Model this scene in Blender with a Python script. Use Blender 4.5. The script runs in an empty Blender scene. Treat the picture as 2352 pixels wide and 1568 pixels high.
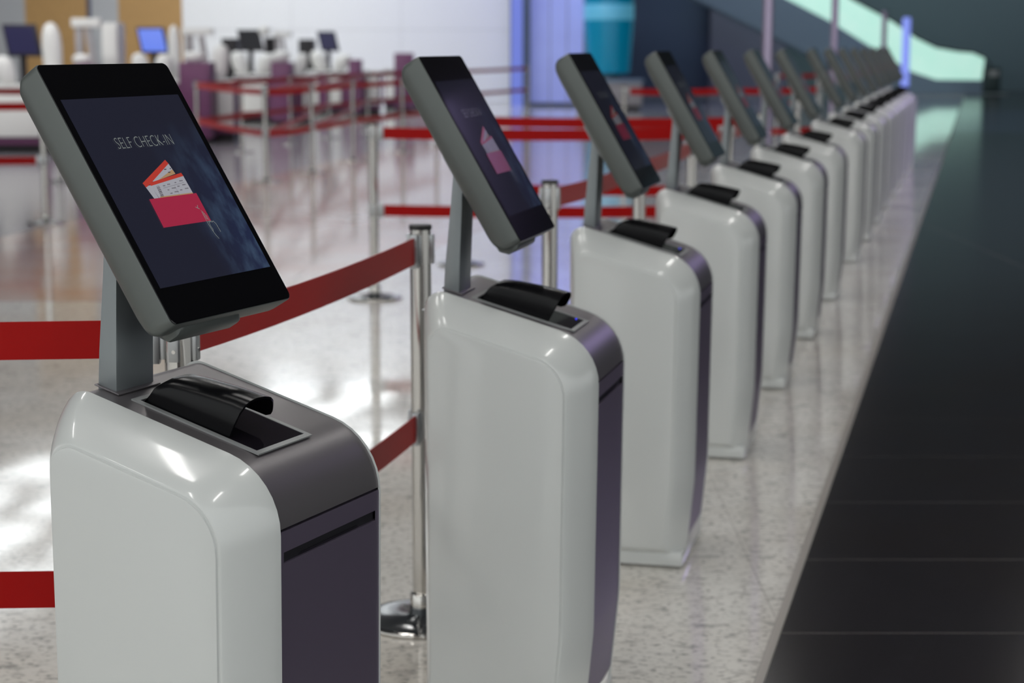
import bpy, bmesh, math, random
from mathutils import Vector, Matrix
R = math.radians
S = bpy.context.scene
col = S.collection

# ------------------------------------------------------------------ camera, world, exposure
FPX, CX, CY, HY, CAMH = 4300.0, 1176.0, 784.0, 102.0, 1.45
PITCH = math.atan((CY - HY) / FPX)
cd = bpy.data.cameras.new('camera')
cd.sensor_width = 36.0
cd.lens = FPX / 2352 * 36.0
cd.clip_start, cd.clip_end = 0.1, 300
cd.dof.use_dof = True
cd.dof.focus_distance = 2.78
cd.dof.aperture_fstop = 5.0
cd.dof.aperture_blades = 0
cam = bpy.data.objects.new('camera', cd)
cam.location = (0, 0, CAMH)
cam.rotation_euler = (R(90) - PITCH, 0, 0)
col.objects.link(cam)
S.camera = cam
S.view_settings.view_transform = 'Standard'
S.view_settings.look = 'None'
S.view_settings.exposure = 0.0
S.view_settings.gamma = 1.0
S.view_settings.use_curve_mapping = False
S.cycles.max_bounces = 7; S.cycles.diffuse_bounces = 3; S.cycles.glossy_bounces = 4; S.cycles.transmission_bounces = 2
S.cycles.use_adaptive_sampling = True; S.cycles.adaptive_threshold = 0.04; S.cycles.use_denoising = True

W = bpy.data.worlds.new('world')
S.world = W
W.use_nodes = True
W.node_tree.nodes['Background'].inputs[0].default_value = (0.84, 0.87, 0.87, 1)
W.node_tree.nodes['Background'].inputs[1].default_value = 1.27

def area(name, loc, rot, sx, sy, watt, color):
    d = bpy.data.lights.new(name, 'AREA')
    d.shape = 'RECTANGLE'; d.size = sx; d.size_y = sy; d.energy = watt; d.color = color
    o = bpy.data.objects.new(name, d); o.location = loc; o.rotation_euler = rot
    col.objects.link(o)
    return o
# blue and violet accent lamps of the far hall, and the wash on the white wall
area('accent_lamp', (9.5, 20, 5.5), (0, R(38), 0), 2.5, 6.0, 200, (0.62, 0.50, 1.0))
area('accent_lamp', (1.4, 43.4, 6.2), (R(18), 0, 0), 3.0, 0.5, 110, (0.30, 0.36, 1.0))
area('wash_fill', (-5.0, 39.5, 6.3), (R(48), 0, 0), 12.0, 0.8, 90, (1.0, 0.99, 0.97))

area('wash_fill', (15.0, 53.5, 6.4), (R(52), 0, 0), 18.0, 0.8, 300, (0.86, 0.96, 1.0))  # unseen fill added to brighten the far right wall

area('wash_fill', (-7.5, 21.0, 6.6), (R(55), 0, R(-6)), 9.0, 0.6, 420, (1.0, 0.99, 0.97))  # unseen fill added so the desks' white equipment reads brighter

# ------------------------------------------------------------------ materials
def mat(name, color, rough=0.5, metal=0.0, spec=0.5, coat=0.0, emit=None, estr=0.0, noise=None, bump=None, trans=0.0, alpha=1.0):
    m = bpy.data.materials.new(name); m.use_nodes = True
    nt = m.node_tree; b = nt.nodes['Principled BSDF']
    c = (*color, 1)
    b.inputs['Base Color'].default_value = c
    b.inputs['Roughness'].default_value = rough
    b.inputs['Metallic'].default_value = metal
    b.inputs['Specular IOR Level'].default_value = spec
    b.inputs['Coat Weight'].default_value = coat
    b.inputs['Coat Roughness'].default_value = 0.08
    b.inputs['Transmission Weight'].default_value = trans
    b.inputs['Alpha'].default_value = alpha
    if emit:
        b.inputs['Emission Color'].default_value = (*emit, 1)
        b.inputs['Emission Strength'].default_value = estr
    if noise or bump:
        tc = nt.nodes.new('ShaderNodeTexCoord')
    if noise:                       # (scale, colour 2, lo, hi, stretch)
        sc, c2, lo, hi = noise[:4]
        mp = nt.nodes.new('ShaderNodeMapping')
        if len(noise) > 4: mp.inputs['Scale'].default_value = noise[4]
        n = nt.nodes.new('ShaderNodeTexNoise'); n.inputs['Scale'].default_value = sc; n.inputs['Detail'].default_value = 5
        r = nt.nodes.new('ShaderNodeValToRGB')
        r.color_ramp.elements[0].position = lo; r.color_ramp.elements[1].position = hi
        r.color_ramp.elements[0].color = c; r.color_ramp.elements[1].color = (*c2, 1)
        nt.links.new(tc.outputs['Object'], mp.inputs[0]); nt.links.new(mp.outputs[0], n.inputs['Vector'])
        nt.links.new(n.outputs['Fac'], r.inputs[0]); nt.links.new(r.outputs[0], b.inputs['Base Color'])
    if bump:                        # (scale, strength, distance, stretch)
        mp = nt.nodes.new('ShaderNodeMapping'); mp.inputs['Scale'].default_value = bump[3]
        n = nt.nodes.new('ShaderNodeTexNoise'); n.inputs['Scale'].default_value = bump[0]; n.inputs['Detail'].default_value = 2
        bp = nt.nodes.new('ShaderNodeBump'); bp.inputs['Strength'].default_value = bump[1]; bp.inputs['Distance'].default_value = bump[2]
        nt.links.new(tc.outputs['Object'], mp.inputs[0]); nt.links.new(mp.outputs[0], n.inputs['Vector'])
        nt.links.new(n.outputs['Fac'], bp.inputs['Height']); nt.links.new(bp.outputs[0], b.inputs['Normal'])
    return m

def granite(name, base, dark, warm, rough, amount=1.0, tint=None, spec=0.5, bumpk=0.02):
    """Polished stone: fine speckles, warm clouds and a very slight waviness."""
    m = bpy.data.materials.new(name); m.use_nodes = True
    nt = m.node_tree; b = nt.nodes['Principled BSDF']
    b.inputs['Roughness'].default_value = rough
    b.inputs['Specular IOR Level'].default_value = spec
    g = nt.nodes.new('ShaderNodeNewGeometry')
    def noise(scale, detail, stretch=None):
        n = nt.nodes.new('ShaderNodeTexNoise'); n.inputs['Scale'].default_value = scale; n.inputs['Detail'].default_value = detail
        if stretch:
            mp = nt.nodes.new('ShaderNodeMapping'); mp.inputs['Scale'].default_value = stretch
            nt.links.new(g.outputs['Position'], mp.inputs[0]); nt.links.new(mp.outputs[0], n.inputs['Vector'])
        else:
            nt.links.new(g.outputs['Position'], n.inputs['Vector'])
        return n
    def ramp(n, lo, hi, a, c):
        r = nt.nodes.new('ShaderNodeValToRGB')
        r.color_ramp.elements[0].position = lo; r.color_ramp.elements[1].position = hi
        r.color_ramp.elements[0].color = (a, a, a, 1); r.color_ramp.elements[1].color = (c, c, c, 1)
        nt.links.new(n.outputs['Fac'], r.inputs[0]); return r
    def mix(fac, a, c):
        x = nt.nodes.new('ShaderNodeMix'); x.data_type = 'RGBA'
        nt.links.new(fac.outputs[0], x.inputs[0])
        if isinstance(a, tuple): x.inputs[6].default_value = (*a, 1)
        else: nt.links.new(a.outputs[2], x.inputs[6])
        x.inputs[7].default_value = (*c, 1)
        return x
    clouds = ramp(noise(1.6, 4), 0.42, 0.72, 0, 0.75)
    speck = ramp(noise(85, 5, (.55, 1, 1)), 0.55, 0.67, 0, amount)
    veins = ramp(noise(22, 6, (.6, 1, 1)), 0.55, 0.74, 0, 0.75 * amount)
    x = mix(clouds, base, warm); x = mix(veins, x, dark); x = mix(speck, x, dark)
    nt.links.new(x.outputs[2], b.inputs['Base Color'])
    n = noise(0.9, 2, (1, 1, 1))
    bp = nt.nodes.new('ShaderNodeBump'); bp.inputs['Strength'].default_value = bumpk; bp.inputs['Distance'].default_value = 0.05
    nt.links.new(n.outputs['Fac'], bp.inputs['Height']); nt.links.new(bp.outputs[0], b.inputs['Normal'])
    return m

M = {}
M['white_floor'] = granite('white_granite', (0.82, 0.80, 0.75), (0.16, 0.15, 0.14), (0.70, 0.65, 0.57), 0.06, amount=.85, bumpk=0.05)
M['pink_floor'] = granite('pink_reflection_granite', (0.62, 0.50, 0.44), (0.35, 0.22, 0.18), (0.60, 0.34, 0.26), 0.09, 0.5)  # stone's own pink plus the red belts' blurred reflection, painted in
M['lilac_floor'] = granite('lilac_granite', (0.31, 0.295, 0.325), (0.12, 0.11, 0.13), (0.24, 0.22, 0.255), 0.13, 0.6)
M['black_floor'] = granite('black_granite', (0.017, 0.016, 0.018), (0.045, 0.045, 0.055), (0.016, 0.013, 0.012), 0.16, 0.35, spec=0.35)
M['blue_pool_floor'] = granite('blue_light_granite', (0.060, 0.075, 0.17), (0.03, 0.04, 0.09), (0.05, 0.06, 0.14), 0.15, 0.5)  # pool of blue light on dark floor, painted as stone colour
M['grout'] = mat('grout', (0.30, 0.28, 0.27), 0.8)
M['seam_trim'] = mat('pale_stone_trim', (0.36, 0.33, 0.30), 0.3)
M['white_gloss'] = mat('white_gloss_plastic', (0.63, 0.65, 0.638), 0.28, coat=0.7)
M['casing'] = mat('grey_metallic_casing', (0.115, 0.128, 0.122), 0.42, metal=0.25)
M['neck'] = mat('silver_grey_metal', (0.26, 0.285, 0.295), 0.38, metal=0.5)
M['cover'] = mat('taupe_metallic_lacquer', (0.20, 0.185, 0.195), 0.36, metal=0.55)
M['front'] = mat('purple_lit_lacquer', (0.135, 0.112, 0.16), 0.42, metal=0.35)  # purplish light from the right is mixed into the front's colour
M['dark'] = mat('dark_inner_plastic', (0.015, 0.014, 0.018), 0.5)
M['glass'] = mat('black_front_glass', (0.004, 0.004, 0.005), 0.07, spec=0.45)
M['scan_glass'] = mat('scanner_glass', (0.012, 0.010, 0.014), 0.06)
M['frame'] = mat('pale_grey_frame', (0.30, 0.31, 0.31), 0.4)
M['hood'] = mat('black_shield_plastic', (0.004, 0.004, 0.005), 0.25, spec=0.22)
M['led'] = mat('blue_led', (0.02, 0.02, 0.5), 0.4, emit=(0.05, 0.06, 1.0), estr=3.0)
M['chrome'] = mat('polished_steel', (0.56, 0.54, 0.51), 0.08, metal=1.0)
M['base_top'] = mat('dark_mirror_base', (0.045, 0.05, 0.055), 0.12, metal=0.3)  # dark colour imitates the dim ceiling mirrored in the steel
M['chrome_dark'] = mat('brushed_bracket_steel', (0.40, 0.41, 0.42), 0.28, metal=1.0)
M['cap'] = mat('black_cap_plastic', (0.012, 0.012, 0.013), 0.4)
M['belt'] = mat('red_webbing', (0.38, 0.002, 0.001), 0.4, spec=0.15, noise=(60, (0.38, 0.002, 0.002), 0.4, 0.6, (1, 1, 30)))
_b = M['belt'].node_tree.nodes['Principled BSDF']; _b.inputs['Sheen Weight'].default_value = 0.38; _b.inputs['Sheen Roughness'].default_value = 0.25; _b.inputs['Sheen Tint'].default_value = (1, .6, .6, 1)
M['wall_white'] = mat('white_wall_paint', (0.80, 0.81, 0.83), 0.5)
M['wall_grey'] = mat('grey_wall_paint', (0.40, 0.41, 0.43), 0.6)
M['wall_dark'] = mat('dark_teal_wall', (0.10, 0.145, 0.17), 0.55)
M['wall_navy'] = mat('navy_wall', (0.075, 0.11, 0.20), 0.55)
M['wall_plum'] = mat('plum_grey_wall', (0.18, 0.18, 0.27), 0.55)
M['oak'] = mat('oak_panel', (0.46, 0.27, 0.095), 0.5, noise=(9, (0.36, 0.21, 0.075), 0.35, 0.7, (8, 8, .6)))
M['ceiling'] = mat('dark_ceiling_panels', (0.10, 0.10, 0.105), 0.8)
M['sky_pane'] = mat('skylight_glass', (0.8, 0.8, 0.8), 0.4, emit=(0.93, 0.98, 1.0), estr=4.8)
M['lamp'] = mat('lamp_diffuser', (0.8, 0.8, 0.8), 0.4, emit=(1.0, 0.98, 0.95), estr=24.0)
M['mullion'] = mat('grey_mullion', (0.22, 0.22, 0.23), 0.5)
M['lilac_glass'] = mat('frosted_lilac_glass', (0.30, 0.34, 0.62), 0.3, emit=(0.22, 0.26, 0.60), estr=0.42, noise=(0.5, (0.40, 0.47, 0.78), 0.45, 0.7))
M['blue_strip'] = mat('blue_light_strip', (0.15, 0.2, 0.7), 0.3, emit=(0.17, 0.22, 0.55), estr=0.45)
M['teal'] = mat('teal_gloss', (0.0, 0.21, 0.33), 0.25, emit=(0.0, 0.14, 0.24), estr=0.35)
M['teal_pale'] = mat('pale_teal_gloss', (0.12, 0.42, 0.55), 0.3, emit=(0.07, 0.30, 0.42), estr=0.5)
M['glow_glass'] = mat('lit_balustrade_glass', (0.4, 0.7, 0.6), 0.3, emit=(0.46, 0.74, 0.63), estr=0.85, noise=(1.3, (0.62, 0.8, 0.74), 0.4, 0.7))
M['truss'] = mat('escalator_cladding', (0.24, 0.33, 0.42), 0.4, metal=0.2)
M['rail'] = mat('black_rubber_handrail', (0.015, 0.02, 0.022), 0.5)
M['step'] = mat('escalator_step_metal', (0.25, 0.28, 0.29), 0.45, metal=0.6)
M['desk_white'] = mat('white_desk_laminate', (0.72, 0.72, 0.70), 0.4)
M['desk_purple'] = mat('plum_desk_laminate', (0.150, 0.045, 0.120), 0.45)
M['desk_dark'] = mat('dark_equipment', (0.018, 0.016, 0.019), 0.45, spec=0.25)
M['desk_grey'] = mat('warm_grey_metal', (0.36, 0.34, 0.35), 0.4)
M['screen_blue'] = mat('blue_lit_screen', (0.02, 0.05, 0.3), 0.3, emit=(0.035, 0.12, 0.62), estr=0.8)
M['screen_off'] = mat('black_monitor_screen', (0.012, 0.012, 0.016), 0.3, spec=0.15)
M['screen_dim'] = mat('dim_violet_screen', (0.01, 0.01, 0.03), 0.3, spec=0.15, emit=(0.02, 0.018, 0.05), estr=0.8)
M['leaf'] = mat('green_leaf', (0.05, 0.17, 0.03), 0.5)
M['pot'] = mat('blue_grey_pot', (0.13, 0.16, 0.24), 0.5)
M['signpole'] = mat('lilac_lit_steel', (0.42, 0.36, 0.50), 0.3, metal=0.6)
M['signpole_blue'] = mat('blue_lamp_tube', (0.3, 0.35, 0.9), 0.3, emit=(0.25, 0.33, 0.95), estr=0.8)
M['ev'] = mat('escalator_trim', (0.05, 0.07, 0.075), 0.4, metal=0.4)

def flat(name, c, k=1.0):
    return mat(name, tuple(v * .3 for v in c), 0.12, emit=c, estr=k)
M['ui_white'] = flat('screen_white', (0.17, 0.19, 0.18))
M['ui_ticket'] = flat('screen_ticket_paper', (0.28, 0.28, 0.31))
M['ui_ticket_warm'] = flat('screen_ticket_cream', (0.30, 0.19, 0.10))
M['ui_red'] = flat('screen_ticket_red', (0.36, 0.035, 0.025))
M['ui_env'] = flat('screen_envelope', (0.27, 0.018, 0.045))
M['ui_ink'] = flat('screen_ink', (0.05, 0.04, 0.05))
# the picture the kiosk screens show: night navy with a paler cloud towards the lower right
sm = bpy.data.materials.new('screen_image'); sm.use_nodes = True
nt = sm.node_tree; b = nt.nodes['Principled BSDF']
b.inputs['Base Color'].default_value = (0.004, 0.004, 0.006, 1); b.inputs['Roughness'].default_value = 0.07
tc = nt.nodes.new('ShaderNodeUVMap')
sx = nt.nodes.new('ShaderNodeSeparateXYZ'); nt.links.new(tc.outputs[0], sx.inputs[0])
def mth(op, a, c, cl=False):
    n = nt.nodes.new('ShaderNodeMath'); n.operation = op; n.use_clamp = cl
    for i, v in enumerate((a, c)):
        if isinstance(v, (int, float)): n.inputs[i].default_value = v
        else: nt.links.new(v, n.inputs[i])
    return n.outputs[0]
u_, v_ = sx.outputs[0], sx.outputs[1]
d1 = mth('SUBTRACT', u_, mth('ADD', mth('MULTIPLY', v_, 0.12), 0.45))
fac = mth('MULTIPLY', mth('MULTIPLY', d1, 2.4, True), mth('MULTIPLY', mth('SUBTRACT', v_, 0.14), 1.5, True), True)
nz = nt.nodes.new('ShaderNodeTexNoise'); nz.inputs['Scale'].default_value = 6; nz.inputs['Detail'].default_value = 7
mpg = nt.nodes.new('ShaderNodeMapping'); mpg.inputs['Scale'].default_value = (1.6, 1, 1); mpg.inputs['Rotation'].default_value = (0, 0, .6)
nt.links.new(tc.outputs[0], mpg.inputs[0]); nt.links.new(mpg.outputs[0], nz.inputs['Vector'])
cl = mth('MULTIPLY', mth('MULTIPLY', mth('SUBTRACT', nz.outputs['Fac'], 0.44), 4.5, True), fac)
mx = nt.nodes.new('ShaderNodeMix'); mx.data_type = 'RGBA'
nt.links.new(fac, mx.inputs[0]); mx.inputs[6].default_value = (0.0125, 0.0135, 0.024, 1); mx.inputs[7].default_value = (0.014, 0.020, 0.052, 1)
mx2 = nt.nodes.new('ShaderNodeMix'); mx2.data_type = 'RGBA'
nt.links.new(cl, mx2.inputs[0]); nt.links.new(mx.outputs[2], mx2.inputs[6]); mx2.inputs[7].default_value = (0.045, 0.075, 0.125, 1)
nt.links.new(mx2.outputs[2], b.inputs['Emission Color']); b.inputs['Emission Strength'].default_value = 1.0
M['screen'] = sm

# ------------------------------------------------------------------ mesh helpers
class MB:
    def __init__(s): s.v = []; s.f = []; s.uv = None
    def add(s, vs, fs):
        k = len(s.v); s.v += [tuple(p) for p in vs]; s.f += [tuple(i + k for i in f) for f in fs]; return s
    def box(s, x0, x1, y0, y1, z0, z1):
        return s.add([(x, y, z) for z in (z0, z1) for y in (y0, y1) for x in (x0, x1)],
                     [(0, 2, 3, 1), (4, 5, 7, 6), (0, 1, 5, 4), (2, 6, 7, 3), (0, 4, 6, 2), (1, 3, 7, 5)])
    def lathe(s, prof, n=32, cx=0, cy=0):
        k = len(s.v)
        for r, z in prof:
            for i in range(n):
                a = 2 * math.pi * i / n; s.v.append((cx + r * math.cos(a), cy + r * math.sin(a), z))
        for j in range(len(prof) - 1):
            for i in range(n):
                a, b_ = k + j * n + i, k + j * n + (i + 1) % n
                s.f.append((a, b_, b_ + n, a + n))
        s.f.append(tuple(k + i for i in reversed(range(n)))); s.f.append(tuple(k + (len(prof) - 1) * n + i for i in range(n)))
        return s
    def tube(s, pts, r, n=8):
        k = len(s.v); P = [Vector(p) for p in pts]
        for i, p in enumerate(P):
            t = (P[min(i + 1, len(P) - 1)] - P[max(i - 1, 0)]).normalized()
            a = t.orthogonal().normalized() if i == 0 else (pa - t * pa.dot(t)).normalized()
            pa = a; b_ = t.cross(a)
            for j in range(n):
                w = 2 * math.pi * j / n; s.v.append(tuple(p + (a * math.cos(w) + b_ * math.sin(w)) * r))
        for i in range(len(P) - 1):
            for j in range(n):
                a, c = k + i * n + j, k + i * n + (j + 1) % n
                s.f.append((a, c, c + n, a + n))
        s.f.append(tuple(k + j for j in reversed(range(n)))); s.f.append(tuple(k + (len(P) - 1) * n + j for j in range(n)))
        return s
    def mesh(s, name, m, smooth=35, bevel=0):
        me = bpy.data.meshes.new(name); me.from_pydata(s.v, [], s.f); me.validate()
        bm = bmesh.new(); bm.from_mesh(me)
        bmesh.ops.recalc_face_normals(bm, faces=bm.faces)
        if bevel:
            es = [e for e in bm.edges if len(e.link_faces) == 2 and e.calc_face_angle(0) > R(40)]
            bmesh.ops.bevel(bm, geom=es, offset=bevel, segments=2, affect='EDGES', profile=.6, clamp_overlap=True)
        bm.to_mesh(me); bm.free()
        me.materials.append(m)
        if smooth:
            for p in me.polygons: p.use_smooth = True
            me.set_sharp_from_angle(angle=R(smooth))
        return me
    def obj(s, name, m, parent=None, smooth=35, bevel=0, loc=None, rz=0):
        o = bpy.data.objects.new(name, s.mesh(name, m, smooth, bevel)); col.objects.link(o); o.parent = parent
        if loc: o.location = loc
        o.rotation_euler.z = rz
        return o

def empty(name, loc=(0, 0, 0), rz=0):
    o = bpy.data.objects.new(name, None); col.objects.link(o); o.location = loc; o.rotation_euler.z = rz
    o.empty_display_size = .1
    return o
def tag(o, label, cat, group=None):
    o['label'] = label; o['category'] = cat
    if group: o['group'] = group
    return o
def struct(o, label=None):
    o['kind'] = 'structure'
    if label: o['label'] = label
    return o
def copy_tree(o, parent=None):
    c = o.copy(); col.objects.link(c); c.parent = parent
    for ch in [x for x in KIDS.get(o.name, [])]: copy_tree(ch, c)
    return c
KIDS = {}
def index_kids():
    KIDS.clear()
    for o in bpy.data.objects:
        if o.parent: KIDS.setdefault(o.parent.name, []).append(o)

# pixel helpers used only to find real positions on the ground or at a known distance
CP, SP = math.cos(PITCH), math.sin(PITCH)
def ray(u, v):
    a = (u - CX) / FPX; b_ = (CY - v) / FPX
    return a, CP + b_ * SP, -SP + b_ * CP
def at(u, v, Y):
    x, y, z = ray(u, v); t = Y / y
    return x * t, CAMH + z * t
def XA(u, Y): return at(u, 102, Y)[0]

# ------------------------------------------------------------------ floor
SX0, SY0 = 0.567, 4.13                   # a point of the seam between white and black stone
ROWK = 0.2482                            # the seam's and the kiosk row's slope: dx per dy
def seam_x(y): return SX0 + ROWK * (y - SY0)
floor = MB().box(-40, 40, -8, 75, -0.30, -0.0006).obj('floor', M['grout'], smooth=0)
struct(floor, 'polished stone floor of white granite with a black granite walkway on the right')

def clip(poly, a, b_, c):                # keep a*x + b*y <= c
    out = []
    for i in range(len(poly)):
        p, q = poly[i], poly[(i + 1) % len(poly)]
        dp, dq = a * p[0] + b_ * p[1] - c, a * q[0] + b_ * q[1] - c
        if dp <= 0: out.append(p)
        if (dp < 0 < dq) or (dq < 0 < dp):
            t = dp / (dp - dq); out.append((p[0] + t * (q[0] - p[0]), p[1] + t * (q[1] - p[1])))
    return out
def prism(mb, poly, z0, z1):
    n = len(poly)
    mb.add([(x, y, z0) for x, y in poly] + [(x, y, z1) for x, y in poly],
           [tuple(range(n - 1, -1, -1)), tuple(range(n, 2 * n))] + [(i, (i + 1) % n, n + (i + 1) % n, n + i) for i in range(n)])
def tiles(name, m, x0, x1, y0, y1, tw, td, planes, gap, far_y, oy):
    """Stone slabs clipped to the zone's edges; the near ones are single parts, the far ones one mesh."""
    far = MB(); nearest = []
    iy = math.floor((y0 - oy) / td)
    while oy + iy * td < y1:
        ya, yb = oy + iy * td, oy + (iy + 1) * td
        ix = math.floor(x0 / tw)
        while ix * tw < x1:
            xa, xb = ix * tw, (ix + 1) * tw
            p = [(xa + gap, ya + gap), (xb - gap, ya + gap), (xb - gap, yb - gap), (xa + gap, yb - gap)]
            p = clip(p, 1, 0, x1); p = clip(p, -1, 0, -x0) if p else p
            p = clip(p, 0, 1, y1) if p else p; p = clip(p, 0, -1, -y0) if p else p
            for pl in planes:
                if p: p = clip(p, *pl)
            if len(p) >= 3:
                vis = abs(XC(p)) < 0.29 * ya + 0.5
                if ya < far_y and vis and ya > 3.0:
                    nearest.append(p)
                else: prism(far, p, -0.012, 0.0)
            ix += 1
        iy += 1
    for p in nearest:
        mb = MB(); prism(mb, p, -0.012, 0.0); mb.obj(name, m, floor, smooth=0)
    if far.v:
        o = far.obj('distant_' + name + 's', m, floor, smooth=0); o['kind'] = 'stuff'
def XC(p): return sum(q[0] for q in p) / len(p)
TD = 0.675
seamL = (1, -ROWK, SX0 - ROWK * SY0 - 0.012)              # x <= seam - trim
seamR = (-1, ROWK, -(SX0 - ROWK * SY0) - 0.012)
LKX = 0.1738                                              # edge of the lilac zone
lilL = (1, -LKX, -3.897 - LKX * 14.2)
lilR = (-1, LKX, 3.897 + LKX * 14.2)
tiles('white_floor_tile', M['white_floor'], -14, 20, -6, 10.6, TD, TD, [seamL, lilR], 0.0008, 10.4, 4.501)
tiles('pink_floor_tile', M['pink_floor'], -14, 20, 10.6, 33, TD * 2, TD * 2, [seamL, lilR, (1, -.2482, -0.9 - .2482 * 12)], 0.002, 0, 4.501)
tiles('white_floor_tile', M['white_floor'], -14, 20, 10.6, 33, TD * 2, TD * 2, [seamL, (-1, .2482, 0.9 + .2482 * 12)], 0.002, 0, 4.501)
tiles('lilac_floor_tile', M['lilac_floor'], -24, 2, -6, 33, TD * 2, TD * 2, [lilL], 0.002, 0, 4.501)
tiles('pale_floor_tile', M['white_floor'], -24, 30, 33, 60, TD * 4, TD * 4, [seamL], 0.002, 0, 4.501)
tiles('black_floor_tile', M['black_floor'], -4, 24, -6, 31.5, TD * 5, TD, [seamR], 0.002, 10.0, 4.501)
tiles('blue_pool_tile', M['blue_pool_floor'], 4, 24, 31.5, 42, TD * 4, TD * 4, [seamR], 0.002, 0, 4.501)  # stretch of floor tinted to stand in for blue light
tiles('dark_floor_tile', M['black_floor'], 4, 30, 42, 60, TD * 4, TD * 4, [seamR], 0.002, 0, 4.501)
t = MB()
for ya, yb in ((-6, 10), (10, 30), (30, 60)):
    prism(t, [(seam_x(ya) - .010, ya), (seam_x(ya) + .010, ya), (seam_x(yb) + .010, yb), (seam_x(yb) - .010, yb)], -0.012, 0.0008)
struct(t.obj('trim_1', M['seam_trim'], smooth=0), 'thin pale strip between white and black floor stone')

# ------------------------------------------------------------------ walls, ceiling, skylight, lamps
WY = 46.0
def wallbox(name, u0, u1, m, z0=0, z1=7.0, Y=WY, th=0.3, label=None):
    o = MB().box(XA(u0, Y), XA(u1, Y), Y, Y + th, z0, z1).obj(name, m, smooth=0)
    return struct(o, label)
struct(MB().box(-24, XA(60, WY), WY, WY + .3, 0, 7).obj('wall_back_left', M['wall_grey'], smooth=0), 'grey wall at the far left behind the desks')
w = wallbox('wall_back_white', 420, 1172, M['wall_white'], label='tall white wall behind the check-in desks')
# joints between the white wall's panels: each panel is a part
pw = (XA(1172, WY) - XA(420, WY)) / 3
w.data = MB().box(XA(420, WY), XA(1172, WY), WY + .03, WY + .3, 0, 7).mesh('wall_back_white', M['wall_grey'], 0)
zs = [0.0, 1.80, 3.6, 5.4, 7.0]
for i in range(3):
    for j in range(4):
        xa = XA(420, WY) + i * pw
        MB().box(xa + .004, xa + pw - .004, WY, WY + .05, zs[j] + .004, zs[j + 1] - .004).obj('wall_panel', M['wall_white'], w, smooth=0)
for n, (a, c) in enumerate(((60, 202), (274, 420))):
    o = wallbox('trim_%d' % (n + 2), a, c, M['oak'], th=.25, label='oak wall panel ' + ('left of' if n == 0 else 'right of') + ' the narrow grey wall strip')
wallbox('wall_back_middle', 212, 274, M['wall_grey'], label='narrow grey wall strip between two oak panels')
wallbox('trim_4', 202, 212, mat('navy_reveal', (0.02, 0.03, 0.08), .5), label='dark navy reveal beside the oak panel')
# dark walls of the far hall
FY = 60.0
struct(MB().box(XA(1150, FY), XA(1628, FY), FY, FY + .3, 0, 7).obj('wall_far_left', M['wall_navy'], smooth=0), 'navy wall behind the teal column')
struct(MB().box(XA(1628, FY), XA(1800, FY), FY - .6, FY + .3, 0, 7).obj('wall_far_middle', M['wall_plum'], smooth=0), 'plum grey wall panel beside the escalator')
struct(MB().box(XA(1800, FY), 30, FY, FY + .3, 0, 7).obj('wall_far_right', M['wall_dark'], smooth=0), 'dark teal-grey wall at the far right')
struct(MB().box(29.7, 30, 8, FY, 0, 7).obj('wall_right', M['wall_dark'], smooth=0), 'dark side wall of the hall')
struct(MB().box(-24.3, -24, 8, WY, 0, 7).obj('wall_left', M['wall_grey'], smooth=0), 'grey side wall of the hall')
# ceiling with an opening for the sloping band of skylights
def sk_l(y): return -7.8 + 0.26 * (y - 48)
def sk_r(y): return -0.1 + 0.25 * (y - 48)
CZ = 7.0
cb = MB()
Y0, Y1 = 22.0, 47.0
for poly in ([(-24, -4), (30, -4), (30, Y0), (-24, Y0)], [(-24, Y1), (30, Y1), (30, 60.3), (-24, 60.3)],
             [(-24, Y0), (sk_l(Y0), Y0), (sk_l(Y1), Y1), (-24, Y1)], [(sk_r(Y0), Y0), (30, Y0), (30, Y1), (sk_r(Y1), Y1)]):
    prism(cb, poly, CZ, CZ + .3)
ceil = struct(cb.obj('ceiling', M['ceiling'], smooth=0), 'dark ceiling of the hall')
win = struct(empty('window_1', (0, 0, 0)), 'long band of skylights in the ceiling')
NR, NC = 9, 4
fr = MB()
for i in range(NR):
    for j in range(NC):
        ya, yb = Y0 + (Y1 - Y0) * i / NR, Y0 + (Y1 - Y0) * (i + 1) / NR
        def px(y, k): return sk_l(y) + (sk_r(y) - sk_l(y)) * k / NC
        g = .26
        poly = [(px(ya, j) + g, ya + g), (px(ya, j + 1) - g, ya + g), (px(yb, j + 1) - g, yb - g), (px(yb, j) + g, yb - g)]
        if (i + 2 * j) % 5 == 3 or (j == 3 and i < 3): continue_pane = M['mullion']
        else: continue_pane = M['sky_pane']
        p = MB(); prism(p, poly, CZ + .16, CZ + .18); p.obj('pane', continue_pane, win, smooth=0)
for i in range(NR + 1):
    y = Y0 + (Y1 - Y0) * i / NR
    fr.box(sk_l(y), sk_r(y), y - .26, y + .26, CZ + .05, CZ + .3)
for k in range(NC + 1):
    a0, a1 = sk_l(Y0) + (sk_r(Y0) - sk_l(Y0)) * k / NC, sk_l(Y1) + (sk_r(Y1) - sk_l(Y1)) * k / NC
    prism(fr, [(a0 - .26, Y0), (a0 + .26, Y0), (a1 + .26, Y1), (a1 - .26, Y1)], CZ + .05, CZ + .3)
fr.obj('window_frame', M['mullion'], win, smooth=0)
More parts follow.
